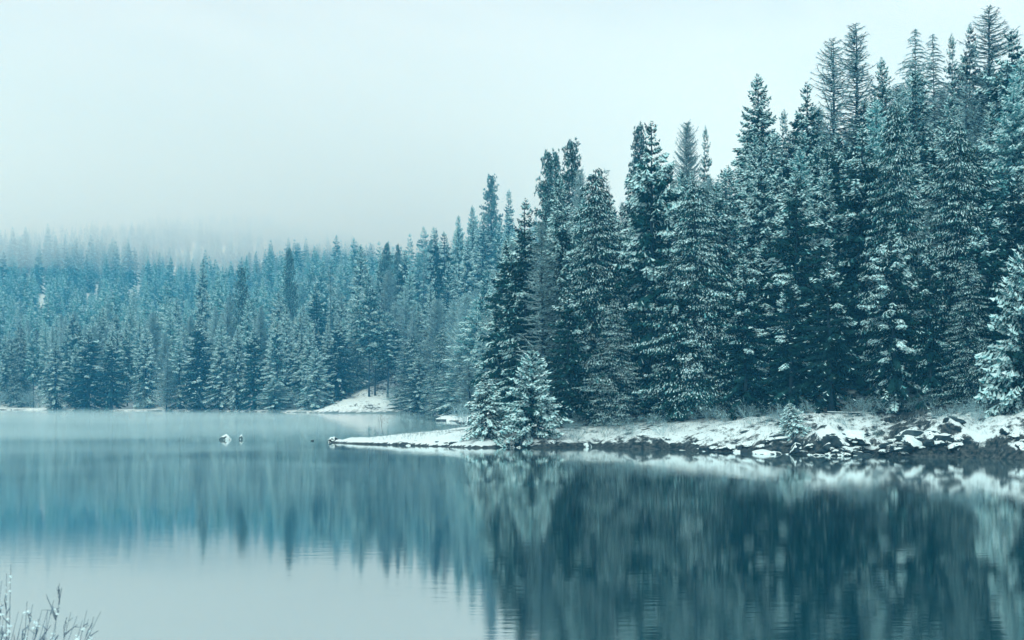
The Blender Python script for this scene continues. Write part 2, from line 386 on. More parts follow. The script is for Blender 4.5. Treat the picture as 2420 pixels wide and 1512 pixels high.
def crown_fir(H, Rr, seed, snow=.6, dense=1.0, base=.07, pitch=(-22, 38), droop=.25, twl=.68, power=.68, sheltered=.6, frost=0.0, step=.68, irregular=.25, hang=.6, ssag=.24, wide=.20):
    """boughs in whorls, each a frond of hanging twigs with snow lying on some of them"""
    rg = np.random.default_rng(seed); m = MB()
    P0 = []; P1 = []; WW = []; SN = []; FR = []
    z = base * H; ph = 0
    lob = rg.uniform(0, 6.28, 4)
    while z < H * .965:
        u = z / H
        prof = (1 - u) ** power * min(1, .72 + (u - base) * 2.2)
        nb = int(round((5.5 if u < .85 else 4) * dense))
        for k in range(nb):
            phi = ph + 6.283 * k / nb + rg.uniform(-.35, .35)
            irr = 1 + irregular * (math.sin(2 * phi + lob[0] + 7 * u) + math.sin(3 * phi + lob[1] - 13 * u)) * .5 + rg.normal(0, irregular * .65)
            if rg.random() < .05 + irregular * .12: continue
            Lb = max(.25, Rr * prof * irr)
            pt = math.radians(pitch[0] + (pitch[1] - pitch[0]) * u ** 1.2 + rg.uniform(-8, 8))
            nt_ = max(3, int(Lb / (.125 / dense)))
            t = np.linspace(.12, 1, nt_)
            dr = np.array([math.cos(phi), math.sin(phi), 0]); sd_ = np.array([-dr[1], dr[0], 0])
            def pos(t): return np.outer(Lb * t, dr) * math.cos(pt) + np.outer(Lb * (math.sin(pt) * t - droop * t ** 2 + .10 * t ** 4), UP) + [0, 0, z + rg.uniform(-.1, .1)]
            pp = pos(t)
            load = .5 + .55 * math.sin(2.0 * phi + lob[2] + z * .8) * math.sin(z * .5 + lob[3]) + .35 * math.sin(phi * 3 + z * 1.7) + rg.normal(0, .28)
            shelt = sheltered * (1 - u) ** 1.2
            pk = min(1, max(.03, (load + snow * 1.5 - 1.05 - shelt * .9) * 2.6))   # this bough's own snow load
            for sgn in (-1, 1):
                l_ = twl * (.45 + .55 * np.sin(np.clip(t, 0, 1) * 2.9)) * rg.uniform(.7, 1.25, nt_) * min(1, .22 + Lb * .34)
                ang = np.radians(rg.uniform(35, 65, nt_))
                dv = np.outer(np.cos(ang), dr) + np.outer(sgn * np.sin(ang), sd_)
                dv[:, 2] -= rg.uniform(hang * .3, hang * 1.7, nt_) + droop * t * .5
                dv = unit(dv)
                pj = pp + np.outer(rg.normal(0, .11, nt_) * min(1, Lb * .4), UP)
                P0.append(pj); P1.append(pj + dv * l_[:, None]); WW.append(l_ * wide)
                SN.append(rg.random(nt_) < pk * (.15 + 1.1 * t)); FR.append(pk * (.1 + .9 * t))
            # the end of the bough
            e0 = pos(np.array([.92])); e1 = pos(np.array([1.0 + .3 / max(Lb, .5)])); e1[:, 2] -= .05
            P0.append(e0); P1.append(e1); WW.append(np.array([.16])); SN.append(rg.random(1) < pk + .2); FR.append(np.array([pk]))
        ph += 1.1; z += step * (1 - .45 * u) * rg.uniform(.75, 1.25)
    # leader
    for zz in np.linspace(H * .95, H * .992, 7):
        for _ in range(4):
            a_ = rg.uniform(0, 6.283); l0 = .1 + (H - zz) * .45
            P0.append(np.array([[0, 0, zz]])); P1.append(np.array([[math.cos(a_) * l0, math.sin(a_) * l0, zz + l0 * .5]])); WW.append(np.array([.05])); SN.append(rg.random(1) < .6); FR.append(np.array([.5]))
    P0.append(np.array([[0, 0, H * .96]])); P1.append(np.array([[0, 0, H]])); WW.append(np.array([.06])); SN.append(np.array([True])); FR.append(np.array([.5]))
    p0 = np.concatenate(P0); p1 = np.concatenate(P1); ww = np.concatenate(WW); sn = np.concatenate(SN)
    dv = p1 - p0; side = unit(np.cross(dv, UP)); side[:, 2] += rg.uniform(-.3, .3, len(side))
    ln = np.linalg.norm(dv, axis=1)
    nm = (rg.random(len(p0)) < frost * np.clip(.3 + 1.2 * p0[:, 2] / H, 0, 1) + .5 * np.concatenate(FR))  # frost share falls off downward, painting shade into the lower crown
    for sel, mi in ((~nm, 0), (nm, 2)):
        m.kites(p0[sel], p1[sel], side[sel], ww[sel], ln[sel] * .30, mi)
    s = sn
    q0 = p0[s] + dv[s] * .05; q1 = p1[s] + dv[s] * .02
    q0[:, 2] += .06; q1[:, 2] += .04
    m.kites(q0, q1, side[s], ww[s] * rg.uniform(.5, 1.0, s.sum()), ln[s] * ssag, 1)
    return m.mesh('crown', [M_NEEDLE, M_SNOW, M_NEEDLE2])

def crown_cedar(H, Rr, seed, snow=.5, dense=1.0, frost=.05):
    """sweeping boughs with curtains of hanging sprays"""
    rg = np.random.default_rng(seed); m = MB()
    P0 = []; P1 = []; WW = []; SN = []
    z = .05 * H; ph = 0; lob = rg.uniform(0, 6.28, 4)
    while z < H * .98:
        u = z / H; prof = (1 - u) ** .62 * min(1, .7 + u * 2)
        nb = int(6 * dense)
        for k in range(nb):
            phi = ph + 6.283 * k / nb + rg.uniform(-.4, .4)
            Lb = max(.3, Rr * prof * (1 + .22 * math.sin(3 * phi + lob[0] + 9 * u) + rg.normal(0, .2)))
            n_ = max(3, int(Lb / .13)); t = np.linspace(.2, 1, n_)
            dr = np.array([math.cos(phi), math.sin(phi), 0]); sd_ = np.array([-dr[1], dr[0], 0])
            zz = Lb * (.05 * t - .55 * t ** 1.6 + .22 * t ** 4)
            pp = np.outer(Lb * t, dr) + np.outer(zz, UP) + [0, 0, z + rg.uniform(-.4, .4)]
            bs = rg.random()
            for j in range(5):
                off = rg.normal(0, .20 + .12 * Lb * .4, n_)[:, None] * sd_
                q = pp + off; q[:, 2] += rg.uniform(-.12, .12, n_)
                l_ = rg.uniform(.18, .42, n_)
                dv = unit(np.outer(rg.uniform(.15, .7, n_), dr) + off * .5 + np.outer(-rg.uniform(.6, 1.1, n_), UP) + rg.normal(0, .18, (n_, 3)))
                P0.append(q); P1.append(q + dv * l_[:, None]); WW.append(l_ * rg.uniform(.12, .24, n_))
                SN.append(rg.random(n_) < snow * (1.15 if bs > .35 else .35) * (.4 + .7 * t) * (1 - .45 * (1 - u) ** 4))
        ph += .9; z += .42 * rg.uniform(.75, 1.25)
    p0 = np.concatenate(P0); p1 = np.concatenate(P1); ww = np.concatenate(WW); sn = np.concatenate(SN)
    dv = p1 - p0; side = unit(np.cross(dv, rg.normal(0, 1, dv.shape) * [1, 1, .3])); ln = np.linalg.norm(dv, axis=1)
    nm = rg.random(len(p0)) < frost
    for sel, mi in ((~nm, 0), (nm, 2)):
        m.kites(p0[sel], p1[sel], side[sel], ww[sel], 0.04, mi)
    s = sn; out_ = unit(p0 * [1, 1, 0]) * .045
    q0 = p0[s] + out_[s]; q1 = p0[s] + dv[s] * rg.uniform(.35, .95, s.sum())[:, None] + out_[s]; q0[:, 2] += .03
    m.kites(q0, q1, side[s], ww[s] * rg.uniform(.45, .9, s.sum()), 0.02, 1)
    return m.mesh('crown', [M_NEEDLE, M_SNOW, M_NEEDLE2])

def crown_larch(H, Rr, seed, step=.42, base=.12, frost=.75, up=.45, droop=.35, nb=5, twigs=1.0, power=.75, gap=.12):
    """bare winter larch: thin boughs, short spurs, all of it rimed"""
    rg = np.random.default_rng(seed); m = MB(); z = base * H; ph = 0
    A0 = []; A1 = []; T0 = []; T1 = []; lob = rg.uniform(0, 6.28)
    W0 = []; W1 = []
    while z < H * .99:
        u = z / H; prof = (1 - u) ** power * min(1, .55 + (u - base) * 3)
        for k in range(nb):
            if rg.random() < gap: continue
            phi = ph + 6.283 * k / nb + rg.uniform(-.5, .5)
            Lb = max(.2, Rr * prof * (1 + .25 * math.sin(2 * phi + lob + 5 * u) + rg.normal(0, .32)))
            dr = np.array([math.cos(phi), math.sin(phi), 0]); sd_ = np.array([-dr[1], dr[0], 0])
            n_ = 6; t = np.linspace(0, 1, n_)
            wob = rg.normal(0, .05, n_) * Lb * t
            pp = np.outer(Lb * t, dr) + np.outer(wob, sd_) + np.outer(Lb * ((.15 + .4 * u + rg.normal(0, .12)) * t - (droop + .25 + rg.normal(0, .1)) * t ** 2 + up * t ** 3.2), UP) + [0, 0, z]
            A0.append(pp[:-1]); A1.append(pp[1:])
            wd = .06 * (1 - .7 * t) * (.5 + Lb / 4)
            W0.append(wd[:-1]); W1.append(wd[1:])
            nt_ = max(3, int(Lb / .10 * twigs)); tt = rg.uniform(.08, 1, nt_)
            q = np.stack([np.interp(tt, t, pp[:, i]) for i in range(3)], 1)
            ang = rg.choice([-1, 1], nt_) * rg.uniform(.5, 1.2, nt_)
            dv = np.outer(np.cos(ang), dr) + np.outer(np.sin(ang), sd_); dv[:, 2] += rg.uniform(-.75, .25, nt_)
            l_ = rg.uniform(.15, .55, nt_) * (.5 + .5 * min(Lb / 2, 1))
            T0.append(q); T1.append(q + unit(dv) * l_[:, None])
        ph += 1.3; z += step * (1 - .5 * u) * rg.uniform(.6, 1.4)
    A0 = np.concatenate(A0); A1 = np.concatenate(A1); W0 = np.concatenate(W0); W1 = np.concatenate(W1)
    sd1 = unit(np.cross(A1 - A0, UP)); m.sticks(A0, A1, W0, 0, W1, side=sd1)
    m.sticks(A0, A1, W0 * .8, 0, W1 * .8, side=unit(np.cross(A1 - A0, sd1)))
    o = np.array([0, 0, .03]); sel = rg.random(len(A0)) < frost
    m.sticks(A0[sel] + o, A1[sel] + o, W0[sel] * .8, 2, W1[sel] * .8, side=unit(sd1[sel] + [0, 0, .6]))
    T0 = np.concatenate(T0); T1 = np.concatenate(T1); fr = rg.random(len(T0)) < frost
    m.sticks(T0[fr], T1[fr], .027, 1); m.sticks(T0[~fr], T1[~fr], .024, 0)
    return m.mesh('crown', [M_BARK, M_TWIG, M_SNOW])

def crown_pine(H, Rr, seed, base=.35, snow=.3):
    """needle tufts at the ends of upswept limbs"""
    rg = np.random.default_rng(seed); m = MB(); z = base * H
    P0 = []; P1 = []; SN = []; A0 = []; A1 = []
    while z < H:
        u = (z / H - base) / (1 - base); prof = (max(0, 1 - u) ** .6) * (.55 + 1.1 * min(u * 2, .5)) + .10
        for k in range(5):
            phi = rg.uniform(0, 6.283); Lb = Rr * prof * rg.uniform(.4, 1.3)
            dr = np.array([math.cos(phi), math.sin(phi), 0])
            tip = dr * Lb + UP * (z + Lb * rg.uniform(.1, .6)); A0.append([0, 0, z]); A1.append(tip)
            for c in range(max(3, int(Lb * 5.0))):
                f = rg.uniform(.35, 1.05); cen = np.array([0, 0, z]) * (1 - f) + tip * f + rg.normal(0, .22, 3)
                n_ = 10; dv = unit(rg.normal(0, 1, (n_, 3)) + dr * .6 + UP * .5)
                P0.append(np.repeat(cen[None], n_, 0)); P1.append(cen + dv * rg.uniform(.25, .42, n_)[:, None]); SN.append(rg.random(n_) < snow)
        z += .42 * rg.uniform(.7, 1.3)
    p0 = np.concatenate(P0); p1 = np.concatenate(P1); sn = np.concatenate(SN); dv = p1 - p0
    side = unit(np.cross(dv, rg.normal(0, 1, dv.shape)))
    fr = rg.random(len(p0)) < .4
    m.kites(p0[~fr], p1[~fr], side[~fr], .075, .03, 0); m.kites(p0[fr], p1[fr], side[fr], .075, .03, 3)
    m.kites(p0[sn] + [0, 0, .04], p1[sn] + [0, 0, .02], side[sn], .05, .02, 1)
    m.sticks(np.array(A0), np.array(A1), .05, 2, .015)
    return m.mesh('crown', [M_NEEDLE, M_SNOW, M_BARK, M_NEEDLE2])

def stems(H, spread, seed, n=7, depth=3, thick=.03, twig=.012, mats=None, frost=.6, name='branches', lean=(0, 0), w_min=.006):
    """many-stemmed bare bush"""
    rg = np.random.default_rng(seed); m = MB()
    A0 = []; A1 = []; Wd = []; Wd1 = []
    def grow(p, d, l, w, k):
        nseg = 4
        for i in range(nseg):
            d = unit(d + rg.normal(0, .13, 3) + UP * .05); q = p + d * l / nseg
            w2 = w * .84; A0.append(p); A1.append(q); Wd.append(w); Wd1.append(w2); w = w2; p = q
            if k > 0 and i > 0:
                for _ in range(rg.integers(1, 3)):
                    dd = unit(d + rg.normal(0, .62, 3)); grow(p, dd, l * rg.uniform(.4, .65), max(w * .6, w_min), k - 1)
    for i in range(n):
        a_ = rg.uniform(0, 6.283); d = unit(np.array([math.cos(a_) * spread + lean[0], math.sin(a_) * spread + lean[1], 1.0]) * rg.uniform(.6, 1.2, 3))
        grow(np.array([math.cos(a_) * .1, math.sin(a_) * .1, -.1]), d, H * rg.uniform(.6, 1), thick, depth)
    A0 = np.array(A0); A1 = np.array(A1); Wd = np.array(Wd); Wd1 = np.array(Wd1)
    fr = (rg.random(len(A0)) < frost)
    m.sticks(A0, A1, Wd, 0, Wd1)
    m.sticks(A0[fr] + [0, 0, .015], A1[fr] + [0, 0, .015], Wd[fr] * 1.2, 1, Wd1[fr] * 1.2)
    return m, A0, A1

KINDS = {}
def kind(key, H, Rr, crown, tr=None, r=.3, **kw):
    KINDS[key] = dict(H=H, R=Rr, crown=crown, trunk=trunk_mesh(H, r, seed=hash(key) % 1000 if False else len(KINDS) + 3, **kw))
kind('fir_dark', 28, 4.6, crown_fir(28, 4.6, 1, snow=.50, irregular=.36, sheltered=1.15, step=.88, dense=1.1, twl=.8), r=.42)
kind('fir_dark2', 26, 4.2, crown_fir(26, 4.2, 2, snow=.42, sheltered=1.15, step=.95, dense=1.1, twl=.8, irregular=.45, power=.65, base=.10), r=.4)
kind('fir_snowy', 28, 4.7, crown_fir(28, 4.7, 3, snow=.85, irregular=.36, frost=.2), r=.42)
kind('fir_snowy2', 24, 3.9, crown_fir(24, 3.9, 4, snow=.95, irregular=.38, frost=.3, power=.65), r=.36)
kind('fir_big', 30, 5.4, crown_fir(30, 5.4, 5, snow=.72, irregular=.48, step=1.15, sheltered=1.0, power=.6, hang=.65, twl=.9, dense=1.2), r=.5)
kind('fir_narrow', 26, 3.1, crown_fir(26, 3.1, 6, snow=.6, irregular=.34, frost=.25, power=.55, twl=.65), r=.3)
kind('fir_frosted', 25, 3.9, crown_fir(25, 3.9, 7, snow=.85, irregular=.42, frost=.8, power=.65, twl=.6, dense=1.1), r=.33)
kind('fir_tall_stem', 27, 3.3, crown_fir(27, 3.3, 8, snow=.5, base=.36, frost=.35, power=.5, irregular=.5), r=.2)
kind('cedar', 24, 4.8, crown_cedar(24, 4.8, 9, snow=.74, frost=.10), r=.5)
kind('cedar2', 25, 4.2, crown_cedar(25, 4.2, 10, snow=.56, frost=.08), r=.42)
kind('larch', 30, 3.6, crown_larch(30, 3.6, 11, frost=.75, nb=6, step=.42, twigs=2.0, gap=.3, power=.55, droop=.2, up=.5), r=.3)
kind('larch2', 28, 4.2, crown_larch(28, 4.2, 12, frost=.85, twigs=1.7, nb=7, power=.65), r=.28)
kind('larch_pale', 26, 4.2, crown_larch(26, 4.2, 13, frost=.95, twigs=1.8, nb=9, step=.30, up=.4, droop=.1, gap=.15, power=.55), r=.25)
kind('snag', 26, 1.6, crown_larch(26, 1.6, 14, frost=.7, nb=4, step=.55, power=.3), r=.22)
kind('larch_gnarled', 28, 4.8, crown_larch(28, 4.8, 15, frost=.8, nb=7, step=.5, droop=.55, up=.2, twigs=2.8, power=.62, gap=.25), r=.30, bend=.1)
kind('pine', 27, 3.2, crown_pine(27, 3.2, 16), r=.34)
kind('pine2', 25, 2.6, crown_pine(25, 2.6, 17, base=.45), r=.3)
kind('young_fir', 7.2, 2.5, crown_fir(7.2, 2.5, 18, snow=1.15, base=.03, step=.36, dense=1.5, ssag=.36, wide=.27, twl=.46, droop=.22, power=.7, sheltered=.45, irregular=.22, pitch=(-12, 42)), r=.11)
kind('young_fir2', 7.6, 2.4, crown_fir(7.6, 2.4, 19, snow=1.3, base=.02, step=.40, dense=1.4, ssag=.36, wide=.27, twl=.48, droop=.38, power=.78, sheltered=.15, irregular=.25, pitch=(-18, 35), hang=.6), r=.11)
kind('sapling', 4.0, .9, crown_fir(4.0, .9, 20, snow=1.1, step=.3, twl=.3, power=.8), r=.05)

def tree(k, px, Y, H, label, group=None, name='fir_tree', wpx=None, rot=None, cat='tree', lean=0, X=None, parts=('trunk', 'crown')):
    K = KINDS[k]
    X = (px - 1209.5) / F * Y if X is None else X
    z = hgt(X, Y)
    o = empty(name, (X, Y, max(z, .05) - .1))
    sz = H / K['H']
    sx = (1.26 * wpx / F * Y) / K['R'] if wpx else sz * random.uniform(.85, 1.15)
    for pn in parts:
        c = obj(pn, K[pn], o); c.scale = (sx, sx, sz)
    o.rotation_euler = (R(random.uniform(-1.2, 1.2)), R(lean + random.uniform(-1.2, 1.2)), rot if rot is not None else random.uniform(0, 6.283))
    tag(o, label, cat, group)
    return o
def tree_top(k, px, top, Y, label, **kw):
    X = (px - 1209.5) / F * Y
    H = CAM_H + (HOR - top) / F * Y - max(hgt(X, Y), .05)
    return tree(k, px, Y, H, label, **kw)

placed = []
def T(k, px, top, Y, label, **kw):
    nm = {'fir': 'fir_tree', 'cedar': 'cedar_tree', 'larch': 'larch_tree', 'snag': 'dead_tree', 'pine': 'pine_tree', 'young': 'young_fir_tree', 'sapling': 'sapling'}[k.split('_')[0].rstrip('2')]
    placed.append(((px - 1209.5) / F * Y, Y))
    return tree_top(k, px, top, Y, label, name=nm, **kw)

# ---- the near wood, tree by tree (column, top row, distance)
T('young_fir', 1255, 826, 138.8, 'bushy snow-laden young fir at the water, right one of the pair on the spit', wpx=66)
T('young_fir2', 1150, 880, 139.6, 'drooping snow-laden young fir at the water, left one of the pair on the spit', wpx=50)
T('fir_dark', 1244, 462, 158, 'dark ragged fir forming the left edge of the near forest', wpx=70)
T('fir_snowy', 1332, 412, 160, 'snowy fir standing left of the fine-leaved cedar, behind the young fir pair', wpx=72)
T('cedar2', 1404, 388, 150, 'slender pointed cedar with fine drooping sprays reaching down to the bank', wpx=92)
T('cedar', 1450, 700, 146, 'low dense cedar skirting the foot of the slender pointed cedar', wpx=60)
T('fir_big', 1543, 280, 149, 'big dark-hearted fir with spiky double top and broad snowy boughs', wpx=88)
T('cedar', 1655, 425, 143, 'broad rounded cedar covered in small hanging snowy sprays', wpx=118)
T('fir_snowy', 1600, 520, 152, 'pale snowy fir wedged between the big dark-hearted fir and the broad cedar', wpx=60)
T('fir_snowy', 1789, 166, 166, 'tall pointed snowy fir standing clear above the mid forest skyline', wpx=92)
T('fir_snowy2', 1800, 330, 150, 'frosted fir in front of the tall pointed snowy fir', wpx=80)
T('fir_big', 1815, 560, 143, 'dark fir with few snowy boughs right of the broad cedar', wpx=75)
T('fir_frosted', 1885, 345, 152, 'finely frosted pale fir with a dark bare trunk showing', wpx=70)
T('fir_dark', 1904, 188, 172, 'dark pointed fir just left of the two bare larches on the skyline', wpx=72)
T('fir_narrow', 1846, 252, 185, 'small dark fir tip between two taller firs on the skyline', wpx=30)
T('larch', 1967, 84, 172, 'bare larch, the shorter left one of the two side by side on the skyline', wpx=75)
T('larch', 2025, 50, 174, 'bare larch, the taller right one of the two side by side on the skyline', wpx=84)
T('fir_dark', 2028, 285, 140, 'large dark fir with clumps of snow standing at the bank edge', wpx=92)
T('fir_snowy2', 1950, 400, 143, 'snow-speckled fir left of the large dark bank-edge fir', wpx=78)
T('fir_snowy', 2090, 130, 178, 'dense pointed fir in the dip between bare larches on the skyline', wpx=62)
T('fir_frosted', 2140, 200, 172, 'frosted fir with loose boughs below the gnarled larch', wpx=60)
T('larch_gnarled', 2163, 62, 166, 'gnarled larch with shaggy hanging limbs and leaning top', wpx=72)
T('larch_gnarled', 2215, 72, 170, 'shaggy bare larch crowding the gnarled leaning one', wpx=62)
T('fir_narrow', 2252, 72, 186, 'thin pale fir top behind the shaggy bare larch', wpx=28)
T('fir_dark2', 2286, 52, 186, 'small dark narrow fir top against the sky left of the tallest larch', wpx=44)
T('larch', 2331, 8, 172, 'tallest bare larch whose tip nearly touches the top of the picture', wpx=87)
T('larch2', 2295, 190, 158, 'rime-covered larch with a dark trunk below the tallest larch', wpx=72)
T('fir_big', 2388, 60, 160, 'massive snowy fir at the top right corner', wpx=90)
T('fir_snowy', 2240, 225, 148, 'snowy fir with a dark open trunk in the right forest', wpx=80)
T('fir_snowy2', 2140, 370, 146, 'snow-clumped fir between the large bank-edge fir and the drooping bare larch', wpx=66)
T('larch2', 2195, 470, 141, 'leaning bare larch with long pale drooping branches low in the right forest', wpx=70)
T('fir_dark2', 2300, 330, 140, 'dark shadowed fir with bare lower stem on the right bank', wpx=80)
T('fir_dark', 2250, 560, 138, 'shadowy broad fir above the right bank, nearly snowless', wpx=76)
T('fir_snowy', 2350, 250, 147, 'snowy fir with clotted boughs near the right edge', wpx=70)
T('young_fir', 2418, 575, 122, 'bright snowy fir cut by the right edge of the picture', wpx=92)
T('fir_big', 2480, 150, 138, 'big fir just beyond the right edge of the picture', wpx=90)
T('pine', 1292, 358, 205, 'tufted dark pine, left one of the three on the skyline', wpx=32)
T('pine2', 1318, 366, 212, 'slim tufted pine, middle one of the three on the skyline', wpx=22)
T('pine', 1361, 333, 208, 'broad tufted pine, right one of the three on the skyline', wpx=38)
T('pine', 1512, 298, 210, 'dark tufted pine peeping out behind the spiky double-topped fir', wpx=30)
T('larch_pale', 1626, 284, 212, 'pale feathery larch with rounded outline on the skyline', wpx=44)
T('fir_narrow', 1673, 293, 205, 'thin spindly fir top right of the pale feathery larch', wpx=20)
T('snag', 1434, 398, 172, 'thin dead spire right of the slender pointed cedar', wpx=16)
T('larch_pale', 1386, 395, 200, 'rimed larch behind the slender pointed cedar', wpx=34)
T('larch2', 1475, 470, 165, 'rimed bare larch filling the gap left of the double-topped fir', wpx=44)
T('fir_narrow', 1715, 395, 170, 'slim dark fir between the broad cedar and the tall pointed fir', wpx=40)
T('larch_pale', 1935, 250, 190, 'rimed feathery larch behind the two bare larches', wpx=52)
T('snag', 2052, 190, 165, 'thin bare stem with sparse rimed twigs right of the two larches', wpx=22)
tree_top('young_fir2', 1880, 948, 124.6, 'little bent sapling bowed under snow on the rocky bank', name='bent_sapling', wpx=36, lean=-13, rot=.4)

T('fir_dark', 2200, 540, 130, 'dark fir at the front of the right bank, left one of the dark front row')
T('fir_dark2', 2335, 470, 129, 'dark ragged fir at the front of the right bank beside the bright edge fir', wpx=74)
T('cedar2', 2282, 600, 127.5, 'dark cedar with a low skirt at the front of the right bank', wpx=60)
T('fir_dark', 2395, 400, 134, 'tall shadowed fir behind the bright fir at the right edge', wpx=80)
T('fir_big', 2115, 520, 131, 'broad shadowed fir on the bank right of the large dark bank-edge fir', wpx=66)
T('fir_dark2', 1962, 560, 133, 'dark low-skirted fir on the bank behind the bent sapling', wpx=62)
T('fir_dark', 1760, 600, 139, 'dark fir filling the gap right of the broad cedar', wpx=62)
T('fir_dark2', 1868, 640, 136, 'small shadowed fir left of the bent sapling', wpx=56)
T('fir_dark', 1600, 640, 142, 'dark low fir between the double-topped fir and the broad cedar', wpx=50)
T('fir_dark2', 1340, 640, 146, 'dark fir filling the gap right of the young fir pair', wpx=50)

# ---- hazy trees on the slope between the near wood and the far shore
T('pine', 1162, 414, 430, 'tall slim hazy tree with bare lower trunk standing above the middle slope', wpx=22)
T('fir_narrow', 1208, 445, 420, 'hazy pointed tree beside the near forest edge', wpx=20)
T('fir_snowy2', 1120, 482, 440, 'hazy fir left of the tall slim tree on the middle slope', wpx=24)
T('fir_narrow', 1140, 500, 425, 'blue narrow fir in front of the tall slim hazy tree', wpx=24)
T('fir_snowy2', 1085, 506, 435, 'hazy snowy fir high on the middle slope', wpx=22)
T('fir_dark', 1025, 535, 430, 'hazy fir at the left end of the middle slope skyline', wpx=24)
T('fir_dark2', 1052, 543, 410, 'dark blue fir on the middle slope with snowy right flank', wpx=30)
T('fir_snowy', 1102, 560, 400, 'snow-flecked blue fir halfway down the middle slope', wpx=34)
T('fir_narrow', 1180, 520, 400, 'frosted narrow fir against the near forest edge', wpx=24)
T('fir_dark', 955, 588, 412, 'dark steeple-shaped fir above the clearing', wpx=28)
T('pine2', 916, 578, 450, 'hazy pine left of the dark steeple-shaped fir', wpx=16)
T('pine2', 937, 580, 455, 'slim hazy pine touching the dark steeple-shaped fir', wpx=11)
T('fir_narrow', 893, 605, 450, 'slender hazy fir above the clearing skyline', wpx=12)
T('fir_snowy', 853, 574, 440, 'tall snowy fir with forked look left of the clearing skyline', wpx=34)
T('pine', 687, 588, 455, 'lone hazy pine with bare trunk rising above the far forest', wpx=16)
T('fir_snowy', 475, 605, 465, 'snowy fir tip standing against the misty hill', wpx=24)
T('pine', 575, 632, 425, 'dark bushy pine standing in the far forest', wpx=22)
T('fir_snowy2', 345, 770, 403, 'snow-laden fir filling the shore left of the fallen log', wpx=32)
T('fir_frosted', 425, 800, 398, 'rimed fir on the shore right of the fallen log', wpx=34)
T('fir_snowy', 130, 800, 408, 'snowy fir standing left of the dark broad fir of the far shore', wpx=32)
T('larch2', 393, 835, 395, 'small rimed larch with a bare dark stem above the fallen log', wpx=24)
T('snag', 782, 625, 420, 'bare dead spire in the far forest', wpx=10)
T('snag', 1000, 600, 400, 'bare spire on the left flank of the middle slope', wpx=10)
T('fir_snowy2', 748, 822, 366, 'small snow-laden fir at the water left of the snowy clearing', wpx=34)
T('fir_frosted', 648, 890, 373, 'low rimed tree at the water left of the small snow-laden fir', wpx=36)
T('fir_dark', 798, 752, 372, 'dark fir with snow-edged boughs at the left end of the clearing', wpx=36)
T('fir_dark', 207, 775, 402, 'dark broad fir on the left part of the far shore', wpx=46)
T('fir_dark2', 262, 790, 400, 'dark fir leaning on the broad fir of the far shore', wpx=32)
T('fir_dark', 470, 742, 392, 'dark fir with snowy boughs near the middle of the far shore', wpx=38)
T('fir_snowy', 522, 790, 389, 'snow-edged fir right of the dark mid-shore fir', wpx=36)
T('fir_dark', 600, 768, 383, 'dark fir at the water midway along the far shore', wpx=34)
T('fir_snowy', 655, 745, 380, 'tall snow-edged fir behind the low rimed tree', wpx=36)
T('fir_tall_stem', 872, 640, 368, 'fir with a long bare trunk standing on the snowy clearing, left stem', wpx=28)
T('fir_tall_stem', 886, 680, 369, 'fir with a long bare trunk standing on the snowy clearing, middle stem', wpx=24)
T('fir_tall_stem', 916, 735, 366, 'fir with a long bare trunk standing on the snowy clearing, right stem', wpx=34)
T('cedar2', 975, 790, 345, 'dark dense fir at the water right of the snowy clearing', wpx=46)
T('fir_snowy', 988, 835, 340, 'snowy fir before the dense one right of the clearing', wpx=34)
T('cedar', 1042, 770, 330, 'pair-topped frosted evergreen above the bay', wpx=36)
T('fir_frosted', 1085, 830, 300, 'frosted loose-boughed tree above the bay', wpx=48)
T('fir_frosted', 1130, 700, 300, 'tall rimed tree between the bay and the near forest', wpx=56)
T('larch_pale', 1100, 690, 330, 'pale rimed larch behind the frosted tree above the bay', wpx=44)
T('larch2', 1175, 640, 200, 'big rimed larch with long pale boughs left of the near forest edge', wpx=52)
T('larch_pale', 1195, 560, 230, 'feathery rimed larch right behind the near forest edge', wpx=46)
T('larch2', 1110, 850, 230, 'low spreading rimed tree with arching branches over the bay', wpx=50)

# ---- fill the rest of the woods
SKY_N = ([1190, 1260, 1300, 1380, 1450, 1500, 1560, 1600, 1700, 1740, 1800, 1850, 1900, 1960, 2050, 2100, 2150, 2250, 2330, 2400, 2600],
         [560, 500, 440, 440, 460, 400, 360, 390, 410, 350, 280, 310, 270, 240, 220, 210, 150, 140, 150, 130, 110])
SKY_F = ([-80, 0, 100, 200, 300, 400, 470, 600, 700, 800, 850, 900, 950, 1000, 1050, 1100, 1200],
         [790, 775, 730, 715, 700, 665, 650, 655, 650, 640, 620, 625, 630, 590, 580, 530, 480])
def fill(n, pxr, Yf, Hr, skyl, kinds, sep_, describe, seed, margin=8):
    rg = random.Random(seed); got = 0; tries = 0
    while got < n and tries < n * 60:
        tries += 1
        px = rg.uniform(*pxr); Y = Yf(rg, px)
        if Y is None: continue
        X = (px - 1209.5) / F * Y
        if any((X - a) ** 2 + (Y - b) ** 2 < sep_ ** 2 for a, b in placed): continue
        g = hgt(X, Y)
        if g < .35: continue
        H = rg.uniform(*Hr)
        lim = CAM_H + (HOR - float(np.interp(px, *skyl)) - rg.uniform(margin * .2, margin * 4)) / F * Y - g
        if lim < Hr[0] * .42: continue
        H = min(H, lim)
        k = rg.choice(kinds)
        if Y < 142 and px > 1500: k = rg.choice(['fir_dark', 'fir_dark2', 'fir_big', 'cedar2'])
        lab, grp = describe(k, px, Y)
        nm = {'fir': 'fir_tree', 'cedar': 'cedar_tree', 'larch': 'larch_tree', 'snag': 'dead_tree', 'pine': 'pine_tree'}[k.split('_')[0].rstrip('2')]
        placed.append((X, Y)); tree(k, px, Y, H, lab, grp, name=nm); got += 1
    return got
